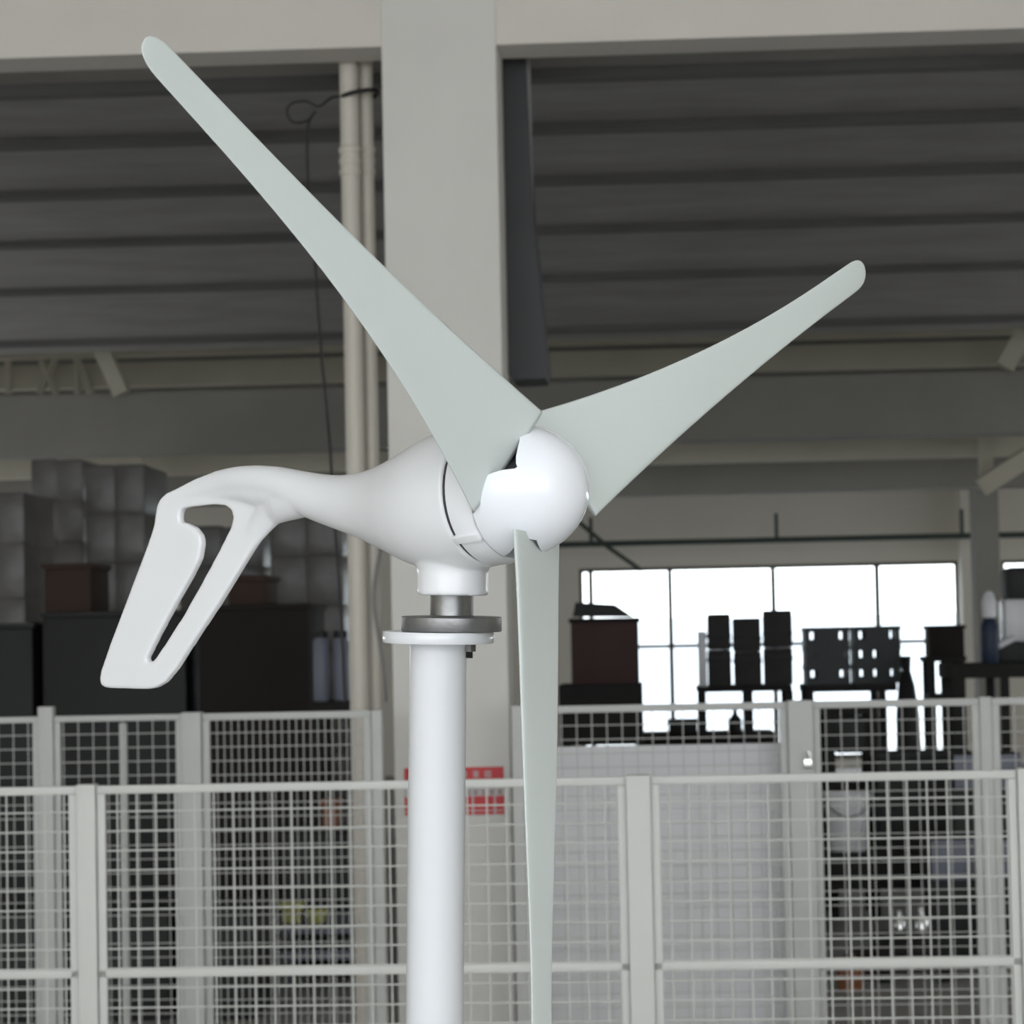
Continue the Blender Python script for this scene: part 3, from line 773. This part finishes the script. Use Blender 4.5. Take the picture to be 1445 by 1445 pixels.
# ------------------------------------------------------------------ wind turbine
turb = bpy.data.objects.new('wind_turbine', None); COL.objects.link(turb)
tagit(turb, 'white three-bladed wind turbine with a swept open tail fin on top of the mast', 'wind turbine')
turb_org = at_depth(636, 890.5, ZD)
turb.matrix_world = Matrix.Translation(turb_org) @ TM
TI = turb.matrix_world.inverted()
HL = TI @ Hc                              # hub centre in turbine coordinates
ML = (TI.to_3x3() @ mast_axis).normalized()
def L(a, b, h_=0): return HL + Vector((a, h_, b))
def rawT(name, g, m, label=None): return rawpart(name, g, m, turb, label)
# body: one continuous casting, later split into nacelle and tail fin
ST = [(-0.5, .0285, .0085, .0052), (-0.475, .0325, .011, .0065), (-0.44, .0372, .0132, .0095), (-0.41, .0375, .0149, .0135), (-0.38, .0345, .0168, .0170), (-0.3476, .0275, .0196, .0200), (-0.3166, .0178, .0229, .0228), (-0.2861, .0093, .0255, .0252),
      (-0.2582, .003, .0286, .0286), (-0.2258, -.0023, .0348, .0348), (-0.1935, -.0062, .0445, .0445), (-0.1611, -.008, .0562, .0562), (-0.1287, -.0068, .0656, .0656), (-0.0964, -.0044, .0696, .0696), (-0.064, -.002, .0690, .0690)]
def crom(tab, n=6):
    out = []
    P = [tab[0]] + tab + [tab[-1]]
    for i in range(1, len(P) - 2):
        for k in range(n):
            t = k / n; row = []
            for a, b, c, d in zip(P[i - 1], P[i], P[i + 1], P[i + 2]):
                row.append(.5 * (2 * b + (-a + c) * t + (2 * a - 5 * b + 4 * c - d) * t * t + (-a + 3 * b - 3 * c + d) * t ** 3))
            out.append(row)
    out.append(tab[-1]); return out
FIN = [(-0.3476, 0.0472), (-0.3787, 0.0512), (-0.4051, 0.0523), (-0.4376, 0.0505), (-0.4713, 0.0443), (-0.5021, 0.0361), (-0.5169, 0.0327), (-0.5268, 0.0274), (-0.5323, 0.0212), (-0.539, -0.0013), (-0.5507, -0.0214), (-0.5684, -0.0481), (-0.5937, -0.0864), (-0.6176, -0.1227), (-0.6357, -0.1525), (-0.6382, -0.1619), (-0.6361, -0.1679), (-0.6287, -0.1709), (-0.5963, -0.1725), (-0.5615, -0.1741), (-0.5477, -0.1727), (-0.5336, -0.1674), (-0.5156, -0.1541), (-0.4832, -0.1235), (-0.4476, -0.0911), (-0.4128, -0.0569), (-0.3848, -0.0296), (-0.3676, -0.0118), (-0.3575, -0.0047), (-0.348, -0.0021), (-0.3387, -0.0021), (-0.3205, -0.0042), (-0.3068, 0.014), (-0.3171, 0.0380)]
HOLE = [(-0.5594, -0.1443), (-0.562, -0.1423), (-0.5553, -0.1344), (-0.5403, -0.1166), (-0.5143, -0.0879), (-0.4851, -0.0573), (-0.4706, -0.04), (-0.4656, -0.0245), (-0.4671, -0.0153), (-0.4749, -0.0068), (-0.4879, -0.0013), (-0.498, 0.0005), (-0.4982, 0.0062), (-0.4965, 0.0118), (-0.4937, 0.0141), (-0.48, 0.0157), (-0.4467, 0.0157), (-0.4271, 0.0132), (-0.4178, 0.008), (-0.4151, 0.0004), (-0.419, -0.0093), (-0.4368, -0.0308), (-0.4655, -0.0628), (-0.4983, -0.0978), (-0.5309, -0.1284), (-0.5473, -0.1428), (-0.5508, -0.1446)]
g = G()
SEG = 64
rings = []
for a, zc, hh_, hw in crom(ST):
    rings.append([g.bm.verts.new(L(a, zc + hh_ * math.sin(2 * math.pi * k / SEG), hw * math.cos(2 * math.pi * k / SEG))) for k in range(SEG)])
for A__, B__ in zip(rings, rings[1:]):
    for k in range(SEG): g.bm.faces.new((A__[k], A__[(k + 1) % SEG], B__[(k + 1) % SEG], B__[k]))
g.bm.faces.new(rings[0][::-1]); g.bm.faces.new(rings[-1])
# fin prism with hole
def fin_geo(g, hw):
    bm2 = bmesh.new()
    es = []
    for poly in (FIN, HOLE):
        vs = [bm2.verts.new((a, 0, b)) for a, b in poly]
        es += [bm2.edges.new((vs[i], vs[(i + 1) % len(vs)])) for i in range(len(vs))]
    r = bmesh.ops.triangle_fill(bm2, use_beauty=True, use_dissolve=False, edges=es)
    faces = list(bm2.faces)
    ex = bmesh.ops.extrude_face_region(bm2, geom=faces, use_keep_orig=True)
    for v in [e for e in ex['geom'] if isinstance(e, bmesh.types.BMVert)]: v.co.y += hw
    for v in bm2.verts:
        v.co.y = v.co.y * 2 - hw
    bmesh.ops.recalc_face_normals(bm2, faces=bm2.faces)
    mp = {v: g.bm.verts.new(L(v.co.x, v.co.z, v.co.y)) for v in bm2.verts}
    for f in bm2.faces: g.bm.faces.new([mp[v] for v in f.verts])
    bm2.free()
fin_geo(g, .0048)
def blend(path):
    rs_ = []
    for i, (a, b, rin, rout) in enumerate(path):
        a0, b0_ = path[max(i - 1, 0)][:2]; a1, b1_ = path[min(i + 1, len(path) - 1)][:2]
        d = Vector((a1 - a0, b1_ - b0_)).normalized(); nx, nz = -d.y, d.x
        rs_.append([g.bm.verts.new(L(a + nx * rin * math.cos(q), b + nz * rin * math.cos(q), rout * math.sin(q))) for q in [2 * math.pi * k / 32 for k in range(32)]])
    for A__, B__ in zip(rs_, rs_[1:]):
        for k in range(32): g.bm.faces.new((A__[k], A__[(k + 1) % 32], B__[(k + 1) % 32], B__[k]))
    g.bm.faces.new(rs_[0][::-1]); g.bm.faces.new(rs_[-1])
blend([(-.300, .013, .019, .0225), (-.325, .012, .020, .0205), (-.345, .009, .019, .0175), (-.362, .004, .017, .0110), (-.376, -.006, .016, .0080), (-.390, -.018, .014, .0056), (-.400, -.028, .012, .0038)])
blend([(-.330, .020, .018, .0200), (-.355, .022, .018, .0180), (-.378, .024, .016, .0150), (-.400, .027, .013, .0120), (-.425, .028, .010, .0085), (-.450, .027, .008, .0055)])
# collar under the nacelle, along the mast axis
QC = L(-.118, -.096)
cr0 = 50.5 * k_ * .995
g.lathe(QC, ML, [(0, cr0 * .99), (.0012, cr0), (.024, cr0), (.030, cr0 * 1.05), (.036, cr0 * 1.18), (.042, cr0 * 1.36), (.07, cr0 * 1.3)], seg=64)
me = g.mesh('casting')
tmp = bpy.data.objects.new('casting', me); COL.objects.link(tmp)
md = tmp.modifiers.new('r', 'REMESH'); md.mode = 'VOXEL'; md.voxel_size = .0017; md.use_smooth_shade = True
ms = tmp.modifiers.new('s', 'SMOOTH'); ms.factor = .5; ms.iterations = 14
dg = bpy.context.evaluated_depsgraph_get()
full = bpy.data.meshes.new_from_object(tmp.evaluated_get(dg))
bpy.data.objects.remove(tmp)
def half(name, keep):
    bm = bmesh.new(); bm.from_mesh(full)
    bmesh.ops.delete(bm, geom=[f for f in bm.faces if keep(f.calc_center_median() - HL) is False], context='FACES')
    for f in bm.faces: f.smooth = True
    me = bpy.data.meshes.new(name); bm.to_mesh(me); bm.free()
    me.materials.append(M['gloss_white'])
    o = bpy.data.objects.new(name, me); COL.objects.link(o); o.parent = turb
    return o
is_fin = lambda p: p.x < -.395 or (p.z < -.0085 - (p.x + .30) * .12 and p.x < -.305)
half('nacelle', lambda p: not is_fin(p))
half('tail_fin', is_fin)
# core, ring, clip
axb = Vector((1, 0, 0))
g = G(); g.lathe(L(-.08, -.0025), axb, [(0, .060), (.014, .0662), (.022, .0662), (.023, .056), (.062, .054), (.075, .04), (.085, .035), (.095, .02)], seg=48); rawT('hub_core', g, 'darkcore', 'dark metal core behind the spinner')
g = G(); g.lathe(L(-.0600, -.0025), axb, [(0, .0668), (.0005, .0680), (.010, .0675), (.0250, .0640), (.0262, .0630), (.0262, .05)], seg=72); rawT('hub_ring', g, 'gloss_white')
best = None
for d in range(180, 300):
    ps = math.radians(d)
    P = turb.matrix_world @ L(-.048, -.0025 + .068 * math.cos(ps), .068 * math.sin(ps))
    q = proj(P); e = (q[0] - 659) ** 2 + (q[1] - 761) ** 2
    if best is None or e < best[0]: best = (e, ps)
ps = best[1]
rad = Vector((0, math.sin(ps), math.cos(ps))); tan = Vector((0, math.cos(ps), -math.sin(ps)))
g = G()
g.box(-.0145, .0145, -.0042, .0042, -.003, .0035, bev=.001)
for v in g.bm.verts:
    c = v.co.copy(); rr_ = .0675 - .0022 * (c.x + .0145) / .029
    v.co = L(-.048, -.0025) + Vector((c.x, 0, 0)) + rad * (rr_ + c.z) + tan * c.y
rawT('clip', g, 'gloss_white')
# spinner in three lobes with a notch for each blade
TH0 = math.radians(7.713)
BL = [math.radians(-60) + TH0, math.radians(60) + TH0, math.radians(180) + TH0]
DL, DP, DQ, DR, DB = .075, 1.6, 2.4, .066, -.001
def dome(t, psi, off=0):
    r = DR * max(0, 1 - t ** DP) ** (1 / DQ) if t < 1 else 0
    return L(-.033 + DL * t - off * t, DB + (r - off) * math.cos(psi) if r > off else DB, (r - off) * math.sin(psi) if r > off else 0)
def lerp_tab(tab, t):
    for (a, x), (b, y) in zip(tab, tab[1:]):
        if t <= b: return x + (y - x) * (t - a) / (b - a) if b > a else y
    return tab[-1][1]
T0 = .62
MNL = [(0, -63), (.02, -57), (.045, -53), (.08, -49), (.13, -40), (.18, -32), (.24, -28), (.32, -25), (.43, -22), (.55, -20), (.60, -19), (T0, -17)]
MPL = [(0, 18), (.2, 22), (.35, 24), (.44, 23), (.49, 19), (.53, 13), (.56, 3), (.58, -7), (.60, -14), (T0, -17)]
MND = [(0, -38), (.12, -32), (.20, -28), (.26, -23), (.32, -17), (.38, -10), (.45, -1), (.51, 7), (.55, 14)]
MPD = [(0, 10), (.15, 14), (.32, 21), (.42, 25), (.48, 24), (.53, 19), (.55, 14)]
MNT = [MNL, MNL, MND]; MPT = [MPL, MPL, MPD]
def shell(off):
    bm = g.bm
    NS = 60
    ts = [T0 * (k / 26) ** .9 for k in range(27)]
    tc = [T0 + (1 - T0) * (1 - (1 - k / 18) ** 2.2) for k in range(1, 19)]
    for i in range(3):
        a = BL[i]; b = BL[(i + 1) % 3]
        if b < a: b += 2 * math.pi
        prev = None
        for t in ts + tc[:-1]:
            lo = a + math.radians(lerp_tab(MPT[i], t)); hi = b + math.radians(lerp_tab(MNT[(i + 1) % 3], t))
            row = [bm.verts.new(dome(t, lo + (hi - lo) * k / NS, off)) for k in range(NS + 1)]
            if prev:
                for k in range(NS): bm.faces.new((prev[k], prev[k + 1], row[k + 1], row[k]))
            prev = row
        tip = bm.verts.new(L(-.033 + DL - off, DB))
        for k in range(NS): bm.faces.new((prev[k], prev[k + 1], tip))
g = G(); shell(0)
bmesh.ops.remove_doubles(g.bm, verts=g.bm.verts, dist=2e-5)
sp = rawT('spinner', g, 'spinner')
for p in sp.data.polygons: p.use_smooth = True
so = sp.modifiers.new('thick', 'SOLIDIFY'); so.thickness = .0022; so.offset = -1
# blades
CF = [[0.02128, -0.02936, 0.00451, 0.00191, 0.00545], [0.01247, 0.0043, 0.00922, -0.00478, -0.01026], [-0.03055, 0.01783, -0.01651, -0.00052, -0.0035], [0.00604, 0.01785, -0.02076, 0.00777, 0.00859]]
RBL = .6
def edge(rn):
    q = (rn - .5) * 2
    return [sum(c * q ** k for k, c in enumerate(row)) for row in CF]
def edge2(rn):
    if rn <= .9: return edge(rn)
    e0, e1 = edge(.80), edge(.9)
    return [b + (b - a) / .10 * (rn - .9) for a, b in zip(e0, e1)]
RN = [.066, .075, .085, .1, .12, .14, .17, .2, .24, .28, .33, .38, .44, .5, .56, .62, .68, .74, .8, .85, .89, .92, .945, .958, .968, .976, .983, .989, .994, .998, 1.0]
g = G(); rings = []
NC = 26
for rn in RN:
    cu_, cv_, wu, wv = edge2(rn); s_ = 1
    if rn > .945:                                                 # rounded tip
        q = (rn - .945) / .055; s_ = max(0, 1 - (q * .98) ** 3.2) ** .5
    tmax = max(.0036, .011 * (1 - rn * 1.05)) if rn < .945 else .0036 * max(.25, s_)
    ring = []
    for k in range(NC):
        a = 2 * math.pi * k / NC
        xx = .5 + .5 * math.cos(a)              # 1 = leading (clockwise) edge
        yt = math.sin(a)
        rk = rn + .014 * xx * max(0, (.16 - rn) / .094)          # root cut a little slanted
        cu_, cv_, wu, wv = edge2(rk)
        lead = Vector((cv_, cu_, 0)); trail = Vector((wv, wu, 0))      # x axial, y tangential
        mid = (lead + trail) / 2
        lead = mid + (lead - mid) * s_; trail = mid + (trail - mid) * s_
        ch = lead - trail; cl_ = ch.length
        nrm = Vector((ch.y, -ch.x, 0)).normalized()
        if nrm.x < 0: nrm = -nrm
        shape = (.35 + .65 * math.sqrt(max(0, xx))) * abs(yt) ** .8 * math.copysign(1, yt) if abs(yt) > 1e-6 else 0
        camber = -.03 * cl_ * (1 - (2 * xx - 1) ** 2) * (.6 if rn < .9 else .3)
        P = trail + ch * xx + nrm * (tmax / 2 * shape + camber)
        ring.append(g.bm.verts.new((P.x, P.y, rk * RBL)))
    rings.append(ring)
for A__, B__ in zip(rings, rings[1:]):
    for k in range(NC): g.bm.faces.new((A__[k], A__[(k + 1) % NC], B__[(k + 1) % NC], B__[k]))
g.bm.faces.new(rings[0][::-1]); g.bm.faces.new(rings[-1])
bme = g.mesh('rotor_blade'); bme.materials.append(M['blade'])
for p in bme.polygons: p.use_smooth = True
b0 = bpy.data.objects.new('rotor_blade', bme); COL.objects.link(b0)
labs = ['pale grey-green blade reaching up to the left', 'pale grey-green blade reaching up to the right', 'pale grey-green blade pointing down in front of the fence']
for i, a in enumerate(BL):
    o = b0 if i == 0 else b0.copy()
    if i: COL.objects.link(o)
    o.parent = turb
    o.matrix_local = Matrix.Translation(HL) @ Matrix.Rotation(-a, 4, 'X')
    o['label'] = labs[i]
# swivel shaft and steel flange
SB = at_depth(637, 891, ZD); SBl = TI @ SB
g = G(); g.lathe(SBl, ML, [(21 * k_, 33 * k_), (23 * k_, 30.8 * k_), (40 * k_, 30.6 * k_), (52 * k_, 30.6 * k_)], seg=48); rawT('swivel_shaft', g, 'steel', 'bare steel swivel shaft')
g = G(); g.lathe(SBl, ML, [(.0003, 70 * k_), (.0013, 71 * k_), (20 * k_, 71 * k_), (21 * k_, 69.5 * k_)], seg=72); rawT('mounting_flange', g, 'steel', 'bare steel mounting flange')

for o in scn.objects:
    if '_b' in o: del o['_b']
